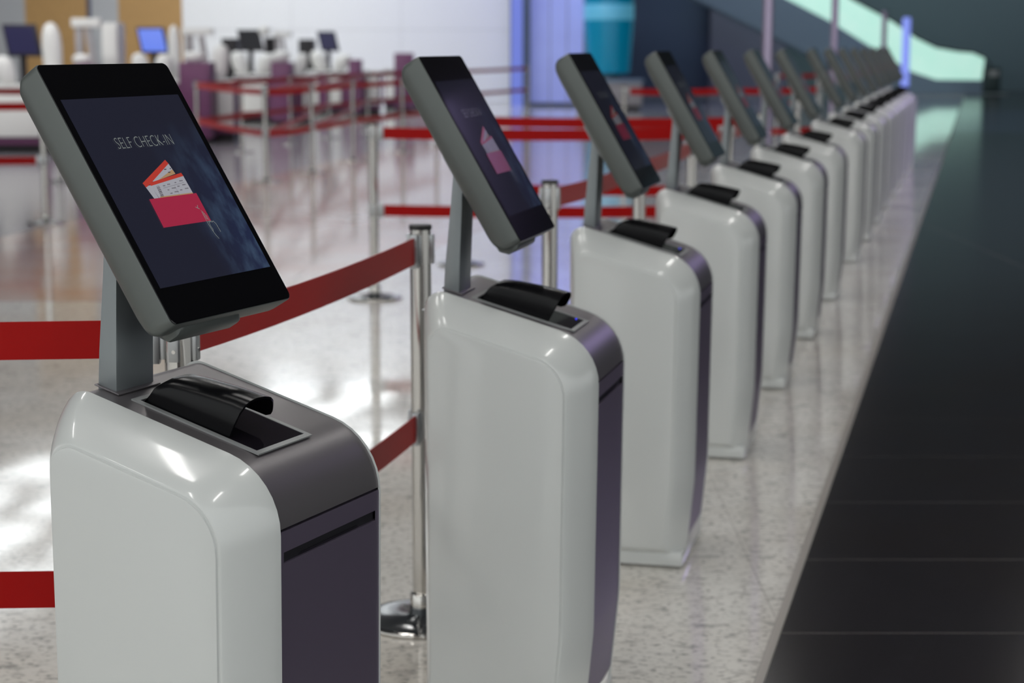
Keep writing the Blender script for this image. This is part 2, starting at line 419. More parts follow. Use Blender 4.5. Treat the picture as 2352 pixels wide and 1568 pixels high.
# recessed strip lamps above the kiosks
lampbox = empty('ceiling_light', (0, 0, 0))
MB().box(-.16, .16, -.9, .9, -.06, 0).obj('housing', M['mullion'], lampbox, smooth=0)
MB().box(-.13, .13, -.86, .86, -.075, -.06).obj('diffuser', M['lamp'], lampbox, smooth=0)
index_kids()
k = 0
for row, x_off in enumerate((-5.0, -2.4, 1.3)):
    for y in (-1.5, 2.5, 6.5, 10.5, 15, 20):
        o = lampbox if k == 0 else copy_tree(lampbox)
        o.location = (x_off + ROWK * y, y, CZ); o.rotation_euler.z = -math.atan(ROWK)
        tag(o, 'long strip lamp recessed in the dark ceiling above the kiosks', 'ceiling light', 'strip lamps in the ceiling'); k += 1

# ------------------------------------------------------------------ check-in kiosk
OX, OY = 0.17, -0.232                      # moves the measured corner frame to the middle of the body
def profile(inset):
    corners = [((-.014, .006), .035), ((.010, .25), .45), ((.018, .853), .115), ((-.350, .960), .036), ((-.350, .006), .03)]
    wts = (1, 1, 1, .55, 1)                 # the side face runs almost to the back edge: little inset there
    P = [Vector(c[0]) for c in corners]; n = len(P); Q = []
    for i in range(n):                      # mitred inward offset (loop runs counter-clockwise seen from -y)
        a, b_, c = P[i - 1], P[i], P[(i + 1) % n]
        e1, e2 = (b_ - a).normalized(), (c - b_).normalized()
        n1, n2 = Vector((-e1.y, e1.x)), Vector((-e2.y, e2.x))
        i1, i2 = inset * wts[i - 1], inset * wts[i]; det = n1.x * n2.y - n1.y * n2.x
        if abs(det) < .05: Q.append(b_ + n1 * i1)
        else: Q.append(b_ + Vector(((i1 * n2.y - i2 * n1.y) / det, (n1.x * i2 - n2.x * i1) / det)))
    out = []
    for i in range(n):
        a, b_, c = Q[i - 1], Q[i], Q[(i + 1) % n]; r = max(corners[i][1] - inset * (.55 if i != 3 else 0), .012)
        d1, d2 = (a - b_).normalized(), (c - b_).normalized()
        ang = d1.angle(d2); tl = r / math.tan(ang / 2); cc = b_ + (d1 + d2).normalized() * (r / math.sin(ang / 2))
        p1, p2 = b_ + d1 * tl, b_ + d2 * tl
        v1, v2 = p1 - cc, p2 - cc
        tot = math.atan2(v1.x * v2.y - v1.y * v2.x, v1.dot(v2))
        for s_ in range(9):
            w_ = tot * s_ / 8; out.append((cc.x + v1.x * math.cos(w_) - v1.y * math.sin(w_), cc.y + v1.x * math.sin(w_) + v1.y * math.cos(w_)))
    return out
def shell(mirror):
    mb = MB(); rings = [(.004, .0820), (.0, .0815)]
    for i in range(1, 10):
        th = R(90 - 10 * i) if i < 9 else 0
        rings.append((.052 * (1 - math.sin(th) ** 1.65), .0815 - .0775 * math.cos(th) ** 1.65))
    rings += [(.0525, .0040), (.0550, .0040), (.0560, .0005), (.058, .0)]
    n = None; k0 = 0
    for ins, y in rings:
        pr = profile(ins); n = len(pr)
        yy = (0.3745 + (.0815 - y) * .66) if mirror else y
        mb.v += [(x + OX, yy + OY, z) for x, z in pr]
    for j in range(len(rings) - 1):
        for i in range(n): mb.f.append((j * n + i, j * n + (i + 1) % n, (j + 1) * n + (i + 1) % n, (j + 1) * n + i))
    mb.f.append(tuple((len(rings) - 1) * n + i for i in range(n)))
    return mb
def split_profile(ins, zcuts):
    """Profile with extra points on its front edge at the heights given."""
    pr = profile(ins); out = []
    for i in range(len(pr)):
        a, c = pr[i], pr[(i + 1) % len(pr)]; out.append(a)
        for z in sorted(zcuts):
            if a[0] > -.2 and c[0] > -.2 and a[1] < z < c[1]: out.append((a[0] + (c[0] - a[0]) * (z - a[1]) / (c[1] - a[1]), z))
    return out
ZC = [.072, .075, .722, .738, .7685, .7725]
def strip(pts, y0, y1, back):
    mb = MB(); n = len(pts)
    for y in (y0, y1): mb.v += [(x + OX, y + OY, z) for x, z in pts]
    for i in range(n - 1): mb.f.append((i, i + 1, n + i + 1, n + i))
    # return edges going inwards so that the sheet has thickness
    for e, s_ in ((0, 1), (n - 1, -1)):
        x, z = pts[e]; k_ = len(mb.v)
        mb.v += [(x + OX - back[0], y0 + OY, z + s_ * 0 - back[1]), (x + OX - back[0], y1 + OY, z - back[1])]
        mb.f.append((e, n + e, k_ + 1, k_))
    return mb
def slope_pt(x, y, h):
    """Point on the sloping top: x forward, y across, h above the surface."""
    sl = (0.853 - 0.967) / (0.022 + 0.372); z = 0.853 + sl * (x - .022) - .003
    nn = Vector((-sl, 1)).normalized()
    return (x + nn.x * h + OX, y + OY, z + nn.y * h)
def mon_pt(u, v, w):
    """Point of the tilted monitor: u across, v down the glass, w out of the glass."""
    tl, bl = Vector((-.354, 1.4265)), Vector((-.143, 1.060)); d = (bl - tl).normalized(); nn = Vector((-d.y, d.x))
    if nn.x < 0: nn = -nn
    p = tl + d * v + nn * w
    return (p.x + OX, u + .054 + OY, p.y)
GW, GH = .322, .427
def mon_loop(ins, w, r=.014, rt=None):
    out = []
    for cx_, cy_, a0 in ((GW - ins - r, ins + r, -90), (GW - ins - r, GH - ins - r, 0), (ins + r, GH - ins - r, 90), (ins + r, ins + r, 180)):
        for s_ in range(6):
            a = R(a0 + 18 * s_); out.append(mon_pt(cx_ + r * math.cos(a), cy_ + r * math.sin(a), w))
    return out
def loft(loops, cap0=True, cap1=True):
    mb = MB(); n = len(loops[0])
    for l in loops: mb.v += l
    for j in range(len(loops) - 1):
        for i in range(n): mb.f.append((j * n + i, j * n + (i + 1) % n, (j + 1) * n + (i + 1) % n, (j + 1) * n + i))
    if cap0: mb.f.append(tuple(reversed(range(n))))
    if cap1: mb.f.append(tuple((len(loops) - 1) * n + i for i in range(n)))
    return mb
def uipoly(mb, pts, w):
    n = len(pts); mb.add([mon_pt(u, v, w) for u, v in pts] + [mon_pt(u, v, w - .0003) for u, v in pts],
                         [tuple(range(n)), tuple(reversed(range(n, 2 * n)))])
def uiline(mb, pts, wd, w):
    for i in range(len(pts) - 1):
        a, c = Vector(pts[i]), Vector(pts[i + 1]); d = (c - a)
        if d.length < 1e-6: continue
        d.normalize(); q = Vector((-d.y, d.x)) * wd / 2
        uipoly(mb, [tuple(a - q), tuple(c - q), tuple(c + q), tuple(a + q)], w)

def make_kiosk(M):
    root = empty('check_in_kiosk')
    shell(False).obj('side_shell', M['white_gloss'], root, smooth=50)
    shell(True).obj('side_shell', M['white_gloss'], root, smooth=50)
    pr = split_profile(.003, ZC)
    iz = lambda z: min(range(len(pr)), key=lambda i: abs(pr[i][1] - z) + (10 if pr[i][0] < -.1 else 0))
    y0, y1 = .0815, .3745
    cov = pr[iz(.7725):]                       # from the seam over the top and down the back
    strip(cov, y0, y1, (.01, 0)).obj('top_cover', M['cover'], root, smooth=50)
    fp = strip(pr[iz(.075):iz(.722) + 1], y0, y1, (.012, 0)); fp2 = strip(pr[iz(.738):iz(.7685) + 1], y0, y1, (.012, 0))
    fp.add(fp2.v, fp2.f)
    xs = pr[iz(.722)][0]; xt = pr[iz(.738)][0]
    for a, c in ((y0, y0 + .012), (y1 - .012, y1)):
        fp.add([(xs + OX, a + OY, .722), (xs + OX, c + OY, .722), (xt + OX, c + OY, .738), (xt + OX, a + OY, .738)], [(0, 1, 2, 3)])
    panel = fp.obj('front_panel', M['front'], root, smooth=40)
    MB().box(xs - .035 + OX, xs - .004 + OX, y0 + .012 + OY, y1 - .012 + OY, .7225, .7375).add(
        [(xs - .004 + OX, y0 + .06 + OY, .7225), (xs - .002 + OX, y0 + .06 + OY, .7265), (xs - .002 + OX, y1 - .06 + OY, .7265), (xs - .004 + OX, y1 - .06 + OY, .7225)], [(0, 1, 2, 3)]).obj('document_slot', M['dark'], panel, smooth=0)
    base = pr[-10:] + pr[:iz(.072) + 1]
    strip(base, y0, y1, (.01, 0)).obj('base_front', M['white_gloss'], root, smooth=50)
    inner = MB(); pi_ = profile(.012); n = len(pi_)
    for y in (y0 + .001, y1 - .001): inner.v += [(x + OX, y + OY, z) for x, z in pi_]
    for i in range(n): inner.f.append((i, (i + 1) % n, n + (i + 1) % n, n + i))
    inner.f += [tuple(range(n)), tuple(range(2 * n - 1, n - 1, -1))]
    inner.obj('inner_chassis', M['dark'], root, smooth=40)
    MB().box(-.32 + OX, -.04 + OX, .10 + OY, .35 + OY, 0, .012).obj('plinth', M['dark'], root, smooth=0)
    MB().box(-.336 + OX, -.012 + OX, .018 + OY, .415 + OY, .004, .050).obj('base_skirt', M['white_gloss'], root, bevel=.012)
    # neck: tapered blade
    nk = [[(x + OX, y + OY, z) for x, y, z in ((xa, .122, za), (xb, .122, zb), (xb, .216, zb), (xa, .216, za))]
          for xa, xb, za, zb in ((-.322, -.288, .94, .93), (-.318, -.286, 1.0, 1.0), (-.306, -.281, 1.12, 1.12), (-.296, -.277, 1.235, 1.235))]
    loft(nk).obj('neck', M['neck'], root, bevel=.0035)
    co = [slope_pt(x, y, h) for h in (.0, .0025) for x, y in ((-.3235, .116), (-.280, .116), (-.280, .222), (-.3235, .222))]
    MB().add(co, [(0, 1, 5, 4), (1, 2, 6, 5), (2, 3, 7, 6), (3, 0, 4, 7), (4, 5, 6, 7), (3, 2, 1, 0)]).obj('neck_collar', M['cover'], root, smooth=0, bevel=.0008)
    # monitor
    loops = [mon_loop(.0010, .0004, .010), mon_loop(.0, -.0015, .011), mon_loop(.0, -.030), mon_loop(.001, -.038, .016), mon_loop(.006, -.049, .020), mon_loop(.016, -.058, .026), mon_loop(.034, -.063, .03), mon_loop(.06, -.064, .03)]
    mon = loft(loops).obj('monitor', M['casing'], root, smooth=30)
    loft([mon_loop(.0026, .0022, .009), mon_loop(.0016, .0016, .010), mon_loop(.0016, .0, .010)]).obj('glass_front', M['glass'], mon, smooth=0)
    sc = MB(); uipoly(sc, [(.0145, .0600), (.3065, .0590), (.3065, .3690), (.0145, .3690)], .00245)
    so = sc.obj('screen', M['screen'], mon, smooth=0)
    uvl = so.data.uv_layers.new(name='UVMap')
    tlp = Vector(mon_pt(.0145, .06, .0024))
    ux = Vector(mon_pt(1.0145, .06, .0024)) - tlp; vx = Vector(mon_pt(.0145, 1.06, .0024)) - tlp
    for l in so.data.loops:
        p = so.data.vertices[l.vertex_index].co - tlp; uvl.data[l.index].uv = (p.dot(ux) / .292, p.dot(vx) / .309)
    W0 = .0027
    g = MB(); uipoly(g, [(.0949, .2310), (.2158, .2305), (.2158, .2784), (.0935, .2784)], W0 + .0009); g.obj('envelope_image', M['ui_env'], mon, smooth=0)
    g = MB()
    uipoly(g, [(.1028, .2100), (.1155, .2085), (.1200, .2310), (.1090, .2310)], W0 + .0001)
    uipoly(g, [(.1150, .2095), (.2066, .1995), (.2080, .2310), (.1205, .2310)], W0 + .0006)
    uipoly(g, [(.118, .2030), (.1863, .1755), (.1905, .1945), (.1330, .2030)], W0 + .0003)
    g.obj('ticket_image', M['ui_ticket'], mon, smooth=0)
    g = MB(); uipoly(g, [(.142, .2015), (.188, .1870), (.1905, .1945), (.1330, .2030)], W0 + .0004)
    uipoly(g, [(.1225, .2288), (.2078, .2288), (.2080, .2310), (.1230, .2310)], W0 + .0007); g.obj('ticket_image', M['ui_ticket_warm'], mon, smooth=0)
    g = MB()
    uipoly(g, [(.1000, .2040), (.1830, .1700), (.1866, .1768), (.1135, .2080), (.1030, .2115)], W0 + .0005)
    uipoly(g, [(.1145, .2050), (.2052, .1942), (.2068, .1998), (.1160, .2100)], W0 + .0007)
    g.obj('ticket_header_image', M['ui_red'], mon, smooth=0)
    g = MB()
    rnd = random.Random(4)
    v = .2118
    while v < .2295:                          # bar code bars
        h = rnd.choice((.0004, .0008, .0012)); k_ = (v - .21) * .1
        uipoly(g, [(.1272 - k_, v), (.1352 - k_, v - .0006), (.1352 - k_, v + h - .0006), (.1272 - k_, v + h)], W0 + .0008); v += h + rnd.choice((.0005, .0009))
    for (uu, vv, nn_) in ((.144, .2115, 4), (.156, .2100, 5), (.176, .2085, 3), (.190, .2065, 6), (.150, .2190, 3), (.162, .2170, 7), (.178, .2150, 4), (.192, .2135, 6),
                          (.152, .2250, 4), (.164, .2235, 7), (.180, .2215, 4), (.194, .2200, 6), (.168, .1850, 4), (.174, .1905, 4), (.183, .1845, 2)):
        for q in range(nn_): uipoly(g, [(uu + q * .0015, vv), (uu + q * .0015 + .001, vv - .0001), (uu + q * .0015 + .001, vv + .0015), (uu + q * .0015, vv + .0016)], W0 + .0008)
    uiline(g, [(.142, .2160), (.200, .2105)], .0003, W0 + .0008); uiline(g, [(.172, .2140), (.1725, .2290)], .0003, W0 + .0008)
    g.obj('ticket_print_image', M['ui_ink'], mon, smooth=0)
    g = MB()
    uiline(g, [(.1950, .2530), (.2025, .2572)], .0009, W0 + .0012); uiline(g, [(.1990, .2552), (.2022, .2505)], .0009, W0 + .0012)
    for q in range(4):
        uiline(g, [(.2042 + q * .0022, .2590 + q * .003), (.2060 + q * .0018, .2640 + q * .003), (.2052 + q * .0022, .2700 + q * .0025), (.2072 + q * .0018, .2760)], .0004, W0 + .0012)
    uiline(g, [(.2045, .262), (.2040, .274), (.2045, .2847), (.2065, .2950), (.2085, .3030), (.2120, .3095)], .0006, W0 + .0012)
    uiline(g, [(.2072, .2780), (.2085, .2815), (.2110, .2780), (.2125, .2810), (.2150, .2785), (.2165, .2815), (.2200, .2795), (.2240, .2850), (.2252, .2990)], .0006, W0 + .0012)
    uiline(g, [(.2085, .2815), (.2075, .2870), (.2090, .2930), (.2072, .2960)], .0005, W0 + .0012)
    g.obj('hand_drawing_image', M['ui_white'], mon, smooth=0)
    # heading
    tcu = bpy.data.curves.new('heading', 'FONT'); tcu.body = 'SELF CHECK-IN'; tcu.size = 1; tcu.resolution_u = 3; tcu.offset = -0.022
    to = bpy.data.objects.new('heading', tcu); col.objects.link(to)
    me = bpy.data.meshes.new_from_object(to); bpy.data.objects.remove(to); bpy.data.curves.remove(tcu)
    xsv = [v.co.x for v in me.vertices]; ysv = [v.co.y for v in me.vertices]
    x_a, x_b, y_a, y_b = min(xsv), max(xsv), min(ysv), max(ysv)
    for vtx in me.vertices:
        vtx.co = Vector(mon_pt(.0858 + (vtx.co.x - x_a) / (x_b - x_a) * .1405, .1458 - (vtx.co.y - y_a) / (y_b - y_a) * .0182, W0 + .0012))
    me.materials.append(M['ui_white'])
    ho = bpy.data.objects.new('heading_text', me); col.objects.link(ho); ho.parent = mon
    # rear mount and card reader under the monitor
    mt = [[mon_pt(u, v, w) for u, v in ((.062, .19), (.168, .19), (.168, .29), (.062, .29))] for w in (-.060, -.068, -.074)]
    loft(mt).obj('rear_mount', M['neck'], root, bevel=.006)
    cr = [[mon_pt(u, v, w) for u, v in ((.035 + i_, .36), (.20 - i_, .36), (.20 - i_, .436 - 1.2 * i_), (.035 + i_, .436 - 1.2 * i_))] for w, i_ in ((-.014, .008), (-.022, 0), (-.044, 0), (-.062, .012))]
    loft(cr).obj('card_reader', M['casing'], root, bevel=.006)
    # document scanner set into the sloping top
    def ring(x0, x1, yy0, yy1, bw, h):
        mb = MB()
        for a, c, d_, e in ((x0, x1, yy0, yy0 + bw), (x0, x1, yy1 - bw, yy1), (x0, x0 + bw, yy0 + bw, yy1 - bw), (x1 - bw, x1, yy0 + bw, yy1 - bw)):
            p = [slope_pt(x, y, z) for z in (-.001, h) for y in (d_, e) for x in (a, c)]
            mb.add(p, [(0, 2, 3, 1), (4, 5, 7, 6), (0, 1, 5, 4), (2, 6, 7, 3), (0, 4, 6, 2), (1, 3, 7, 5)])
        return mb
    sf = ring(-.262, -.043, .122, .272, .009, .0014).obj('scanner_frame', M['frame'], root, smooth=0)
    p = [slope_pt(x, y, z) for z in (-.001, .0006) for y in (.131, .263) for x in (-.253, -.052)]
    MB().add(p, [(0, 2, 3, 1), (4, 5, 7, 6), (0, 1, 5, 4), (2, 6, 7, 3), (0, 4, 6, 2), (1, 3, 7, 5)]).obj('scanner_glass', M['scan_glass'], sf, smooth=0)
    # arched light shield over the scanner
    arc = [(.134, .0), (.1325, .022), (.1335, .042), (.138, .054), (.148, .061), (.162, .064), (.180, .0635), (.195, .060), (.204, .054), (.212, .045), (.220, .034), (.225, .027), (.226, .022)]
    xf = [-.101, -.097, -.093, -.090, -.088, -.086, -.084, -.083, -.083, -.085, -.088, -.092, -.100]
    xb = [-.250, -.246, -.242, -.238, -.234, -.232, -.232, -.234, -.236, -.240, -.244, -.247, -.249]
    ts = [0, .04, .10, .2, .32, .46, .6, .74, .88, 1]; fs_ = [.05, .58, .74, .80, .85, .89, .93, .96, .985, 1.0]
    ov, iv = [], []
    for t_, f_ in zip(ts, fs_):
        for (y, h), a, c in zip(arc, xf, xb):
            x = c + (a - c) * t_; ymid = .186
            ov.append(slope_pt(x, y, h * f_ + .001))
            iv.append(slope_pt(x + .0005, ymid + (y - ymid) * .955, max(0.0008, h * f_ - .0022 * min(1, t_ * 8))))
    nn_, mm = len(arc), len(ts); hb = MB(); hb.v = ov + iv; K_ = nn_ * mm
    for j in range(mm - 1):
        for i in range(nn_ - 1):
            a = j * nn_ + i; hb.f += [(a, a + 1, a + nn_ + 1, a + nn_), (K_ + a, K_ + a + nn_, K_ + a + nn_ + 1, K_ + a + 1)]
    for i in range(nn_ - 1):
        a = (mm - 1) * nn_ + i; hb.f += [(a, a + 1, K_ + a + 1, K_ + a), (i + 1, i, K_ + i, K_ + i + 1)]
    for j in range(mm - 1):
        for i in (0, nn_ - 1):
            a = j * nn_ + i; hb.f.append((a, a + nn_, K_ + a + nn_, K_ + a))
    hb.obj('scanner_shield', M['hood'], root, smooth=50)
    return root

LED_AT = (-.066, .248)
kiosk = make_kiosk(M)
MD = dict(M)                                # weaker screen copies: dimming at a slanted view is put into their glow
for key in ('ui_white', 'ui_ticket', 'ui_ticket_warm', 'ui_red', 'ui_env', 'screen'):
    c_ = M[key].copy(); c_.name = M[key].name + '_slant_dim'; MD[key] = c_
    c_.node_tree.nodes['Principled BSDF'].inputs['Emission Strength'].default_value = 0.20 if key != 'screen' else 0.5
kiosk_dim = make_kiosk(MD)
index_kids()
KY = {1: None, 2: 3.664, 3: 5.052, 4: 6.44, 5: 7.80, 6: 9.18, 7: 10.60}
YAW = R(13.9)
def place(o, ref, b_):
    # ref is the measured corner; the empty stands at the middle of the body
    n = (math.cos(b_), -math.sin(b_)); w_ = (math.sin(b_), math.cos(b_))
    o.location = (ref[0] - OX * n[0] - OY * w_[0], ref[1] - OX * n[1] - OY * w_[1], 0); o.rotation_euler.z = -b_
words = ['nearest kiosk, turned toward the viewer, its screen reading SELF CHECK-IN', 'second kiosk from the front, dark screen seen at a slant, blue scanner light',
         'third kiosk from the front, first whose whole base shows', 'fourth kiosk from the front, left of the purple-edged post', 'fifth kiosk from the front', 'sixth kiosk from the front',
         'seventh kiosk from the front, before the wider gap', 'eighth kiosk from the front, just after the wider gap', 'ninth kiosk, second one beyond the wider gap', 'tenth kiosk, third one beyond the wider gap',
         'eleventh kiosk, fourth one beyond the wider gap', 'fourth kiosk from the far end of the row', 'third kiosk from the far end of the row', 'second to last kiosk at the far end', 'last and smallest kiosk at the far end of the row']
labels = []
for i, s_ in enumerate(words):
    labels.append('white and purple-grey self-service ' + s_ if i > 2 else 'white ' + s_)
labels[3] = 'white self-service kiosk standing fourth from the front'
yc = 10.60
for i in range(15):
    o = kiosk if i == 0 else kiosk_dim if i == 1 else copy_tree(kiosk_dim)
    if i == 0:
        place(o, (-.375, 2.497), R(24.6))
        pv = Vector(mon_pt(.161, .31, 0))                     # its monitor leans back a little more than the others
        for c in KIDS[o.name]:
            if c.name.startswith(('monitor', 'card_reader', 'rear_mount')):
                rot = Matrix.Rotation(R(-1.8), 4, 'Y'); c.rotation_euler = rot.to_euler(); c.location = pv - rot.to_3x3() @ pv
    else:
        if i + 1 in KY: y = KY[i + 1]
        else: y = 12.50 + (i - 7) * 1.395
        place(o, (.489 + ROWK * (y - 5.053) - .004, y), YAW - (R(.6) if i > 1 else 0))
    tag(o, labels[i], 'kiosk', 'self check-in kiosks in a row')
    if i in (1, 2):
        p = slope_pt(LED_AT[0], LED_AT[1], .0012)
        d_ = MB().lathe([(.0016, 0), (.0016, .0008)], 10); q = d_.obj('status_light', M['led'], o, smooth=0, loc=p); q['label'] = 'tiny blue light'

# ------------------------------------------------------------------ stanchions and belts
def make_stanchion():
    root = empty('stanchion_post')
    MB().lathe([(.156, 0), (.158, .003), (.158, .009), (.1555, .0125), (.150, .0136)], 40).obj('base', M['chrome'], root, smooth=40)
    MB().lathe([(.1500, .0130), (.1490, .0150), (.045, .0175), (.036, .024), (.032, .040)], 40).obj('base_top', M['base_top'], root, smooth=40)
    MB().lathe([(.0330, .040), (.0330, .075), (.0312, .078), (.0268, .080)], 32).obj('foot_collar', M['chrome'], root, smooth=40)
    MB().lathe([(.0262, .06), (.0262, 1.000)], 32).obj('post', M['chrome'], root, smooth=40)
    MB().lathe([(.0275, 1.000), (.0285, 1.003), (.0285, 1.010), (.026, 1.012)], 32).obj('cap', M['cap'], root, smooth=40)
    for z in (.952, .511):
        for k_ in range(4):
            a = k_ * math.pi / 2
            b_ = MB().box(.024, .034, -.0095, .0095, -.036, .036)
            b_.v = [(x * math.cos(a) - y * math.sin(a), x * math.sin(a) + y * math.cos(a), zz + z) for x, y, zz in b_.v]
            br = b_.obj('belt_bracket', M['chrome_dark'], root, bevel=.002)
            for dz in (-.018, .018):
                s_ = MB().tube([(.0335 * math.cos(a), .0335 * math.sin(a), z + dz), (.0352 * math.cos(a), .0352 * math.sin(a), z + dz)], .0035, 8); s_.obj('screw', M['chrome'], br, smooth=0)
    return root
post = make_stanchion(); index_kids()
posts = {}
first = [True]
def stanchion(key, x, y, label, group, rz=0):
    o = post if first[0] else copy_tree(post); first[0] = False
    o.location = (x, y, 0); o.rotation_euler.z = rz; tag(o, label, 'stanchion', group); posts[key] = (x, y); return o
LINE = 'chrome posts in a line behind the kiosks'
A = math.atan(ROWK)
stanchion('s0', -.570, 3.17, 'chrome belt post right behind the nearest kiosk', LINE, -R(8))
stanchion('s1', -.226, 4.60, 'chrome belt post between the nearest and second kiosks, round base in view', LINE, -R(10))
stanchion('s2', .124, 6.13, 'chrome post seen between the second and third kiosks', LINE, -A)
stanchion('s3', .517, 7.62, 'chrome post rising behind the third kiosk', LINE, -A)
stanchion('s4', .880, 9.20, 'chrome post behind the fourth kiosk monitor', LINE, -A)
stanchion('s5', 1.235, 10.72, 'chrome post behind the fifth kiosk where the near cross belt ends', LINE, -A)
stanchion('s6', 1.60, 12.25, 'chrome post behind the sixth kiosk', LINE, -A)
stanchion('s7', 2.30, 15.2, 'chrome post behind the seventh kiosk', LINE, -A)
stanchion('b0', -.792, 10.72, 'tall-looking lone chrome post left of the second kiosk monitor, round base showing', 'chrome posts of the queue lanes')
stanchion('b1', XA(1057, 12.4), 12.4, 'chrome post hidden behind the neck of the second kiosk', 'chrome posts of the queue lanes')
stanchion('l0', -3.83, 15.36, 'chrome post left of the nearest kiosk monitor', 'chrome posts of the queue lanes')
Q = 'chrome posts of the queue lanes'
zz = [('c0', 612, 418, 'chrome queue post right of the nearest monitor, first of the near lane'), ('c1', 718, 397, 'second chrome post of the near queue lane'),
      ('c2', 812, 370, 'third chrome post of the near queue lane'), ('c3', 925, 350, 'fourth chrome post of the near queue lane, beside the second monitor'),
      ('d0', 556, 349, 'leftmost chrome post of the farther queue lane'), ('d1', 668, 332, 'second chrome post of the farther queue lane'),
      ('d2', 757, 317, 'third chrome post of the farther queue lane'), ('d3', 845, 303, 'fourth chrome post of the farther queue lane'),
      ('e0', 455, 372, 'chrome post touching the right edge of the nearest monitor'), ('e1', 140, 418, 'chrome post hidden mostly by the nearest monitor'),
      ('g0', 1003, 335, 'chrome post seen under the second monitor at left'), ('g1', 1212, 262, 'thin far post before the blue lit glass'),
      ('h0', 1432, 413, 'far chrome post below the teal column'), ('h1', 1668, 410, 'far chrome post between the fourth and fifth monitors'), ('h2', 1880, 402, 'far chrome post beyond the eighth kiosk'),
      ('i0', 1782, 310, 'distant chrome post left of the seventh monitor'), ('i1', 1876, 308, 'distant chrome post right of the seventh monitor')]
for k_, u, v, lab in zz:
    r_ = ray(u, v); t_ = -CAMH / r_[2]
    stanchion(k_, r_[0] * t_, r_[1] * t_, lab, Q)
posts['out_left'] = (-3.6, 3.17); posts['l_left'] = (-9.5, 15.3); posts['ll'] = (-12, 24)

def belt(a, c, z, label, group, h=.066, sag=.012, m=None):
    (x0, y0), (x1, y1) = posts[a], posts[c]
    d = Vector((x1 - x0, y1 - y0)); L = d.length; d.normalize(); s0 = .034
    nrm = Vector((-d.y, d.x)) * .0012
    N = 10; mb = MB()
    for i in range(N + 1):
        t_ = i / N; dd = s0 + (L - 2 * s0) * t_; zc = z - sag * 4 * t_ * (1 - t_)
        px_, py_ = x0 + d.x * dd, y0 + d.y * dd
        for sx_, sz in ((1, 1), (-1, 1), (-1, -1), (1, -1)):
            mb.v.append((px_ + nrm.x * sx_, py_ + nrm.y * sx_, zc + sz * h / 2))
    for i in range(N):
        for j in range(4):
            a_, b_ = i * 4 + j, i * 4 + (j + 1) % 4; mb.f.append((a_, b_, b_ + 4, a_ + 4))
    mb.f += [(0, 1, 2, 3), (N * 4 + 3, N * 4 + 2, N * 4 + 1, N * 4)]
    cxm, cym = (x0 + x1) / 2, (y0 + y1) / 2
    mb.v = [(x - cxm, y - cym, zz_ - z) for x, y, zz_ in mb.v]
    o = mb.obj('barrier_belt', m or M['belt'], smooth=0, loc=(cxm, cym, z)); tag(o, label, 'barrier belt', group)
    for sgn, (px_, py_) in ((1, (x0, y0)), (-1, (x1, y1))):
        e = MB().box(-.013, .012, -.008, .008, -h / 2 - .010, h / 2 + .006).obj('belt_clip', M['chrome_dark'], o, bevel=.001, loc=(px_ + sgn * d.x * .046 - cxm, py_ + sgn * d.y * .046 - cym, 0), rz=math.atan2(d.y, d.x))
    return o
ZU, ZL = .952, .511
NB = 'red belts near the kiosks'; FB = 'red belts of the queue lanes'
belt('out_left', 's0', ZU, 'upper red belt running left out of view behind the nearest kiosk', NB)
belt('out_left', 's0', ZL, 'lower red belt running left out of view behind the nearest kiosk', NB)
belt('s0', 's1', ZU, 'upper red belt from the nearest kiosk post back to the next post', NB)
belt('s0', 's1', ZL, 'lower red belt behind the nearest kiosk, reaching the round-based post', NB)
nm = ['second', 'third', 'fourth', 'fifth', 'sixth']
for i, (a, c) in enumerate((('s2', 's3'), ('s3', 's4'), ('s4', 's5'), ('s5', 's6'))):
    belt(a, c, ZU, 'upper red belt seen past the %s kiosk' % nm[i + 1], NB); belt(a, c, ZL, 'lower red belt seen past the %s kiosk' % nm[i + 1], NB)
belt('b0', 's5', ZU, 'upper red cross belt from the lone post to behind the fourth kiosk', FB)
belt('b0', 's5', ZL, 'lower red cross belt from the lone post to behind the third kiosk', FB)
belt('b1', 's6', ZU, 'upper red cross belt just behind the near one, right of the second monitor', FB)
belt('b1', 's6', ZL, 'lower red cross belt just behind the near one, between second and third kiosks', FB)
belt('l_left', 'l0', ZU, 'upper red belt at the left edge, beside the nearest monitor', FB)
belt('l_left', 'l0', ZL, 'lower red belt at the left edge, beside the nearest monitor', FB)
belt('ll', 'e1', ZU, 'farther upper red belt at the left edge below the desk', FB)
for a, c, n_ in (('e0', 'c0', 'between the nearest monitor and the first lane post'), ('c0', 'c1', 'between the first and second near lane posts'), ('c1', 'c2', 'between the second and third near lane posts'),
                 ('c2', 'c3', 'between the third and fourth near lane posts'), ('d0', 'd1', 'between the first and second far lane posts'),
                 ('d1', 'd2', 'between the second and third far lane posts'), ('d2', 'd3', 'between the third and fourth far lane posts'), ('e0', 'd0', 'from the monitor edge to the far lane'),
                 ('c3', 'g0', 'just left of the second monitor'), ('d3', 'g1', 'running behind the second monitor to the blue glass'), ('h0', 'h1', 'behind the fourth monitor, far off'), ('h1', 'h2', 'behind the sixth and seventh monitors, far off'),
                 ('i0', 'i1', 'behind the seventh and eighth monitors, farthest off'), ('e0', 'd1', 'crossing from the monitor edge to the second far lane post'), ('c0', 'd2', 'crossing from the first near to the third far lane post'), ('c1', 'd3', 'crossing from the second near to the fourth far lane post')):
    belt(a, c, ZU, 'upper red lane belt ' + n_, FB); belt(a, c, ZL, 'lower red lane belt ' + n_, FB)

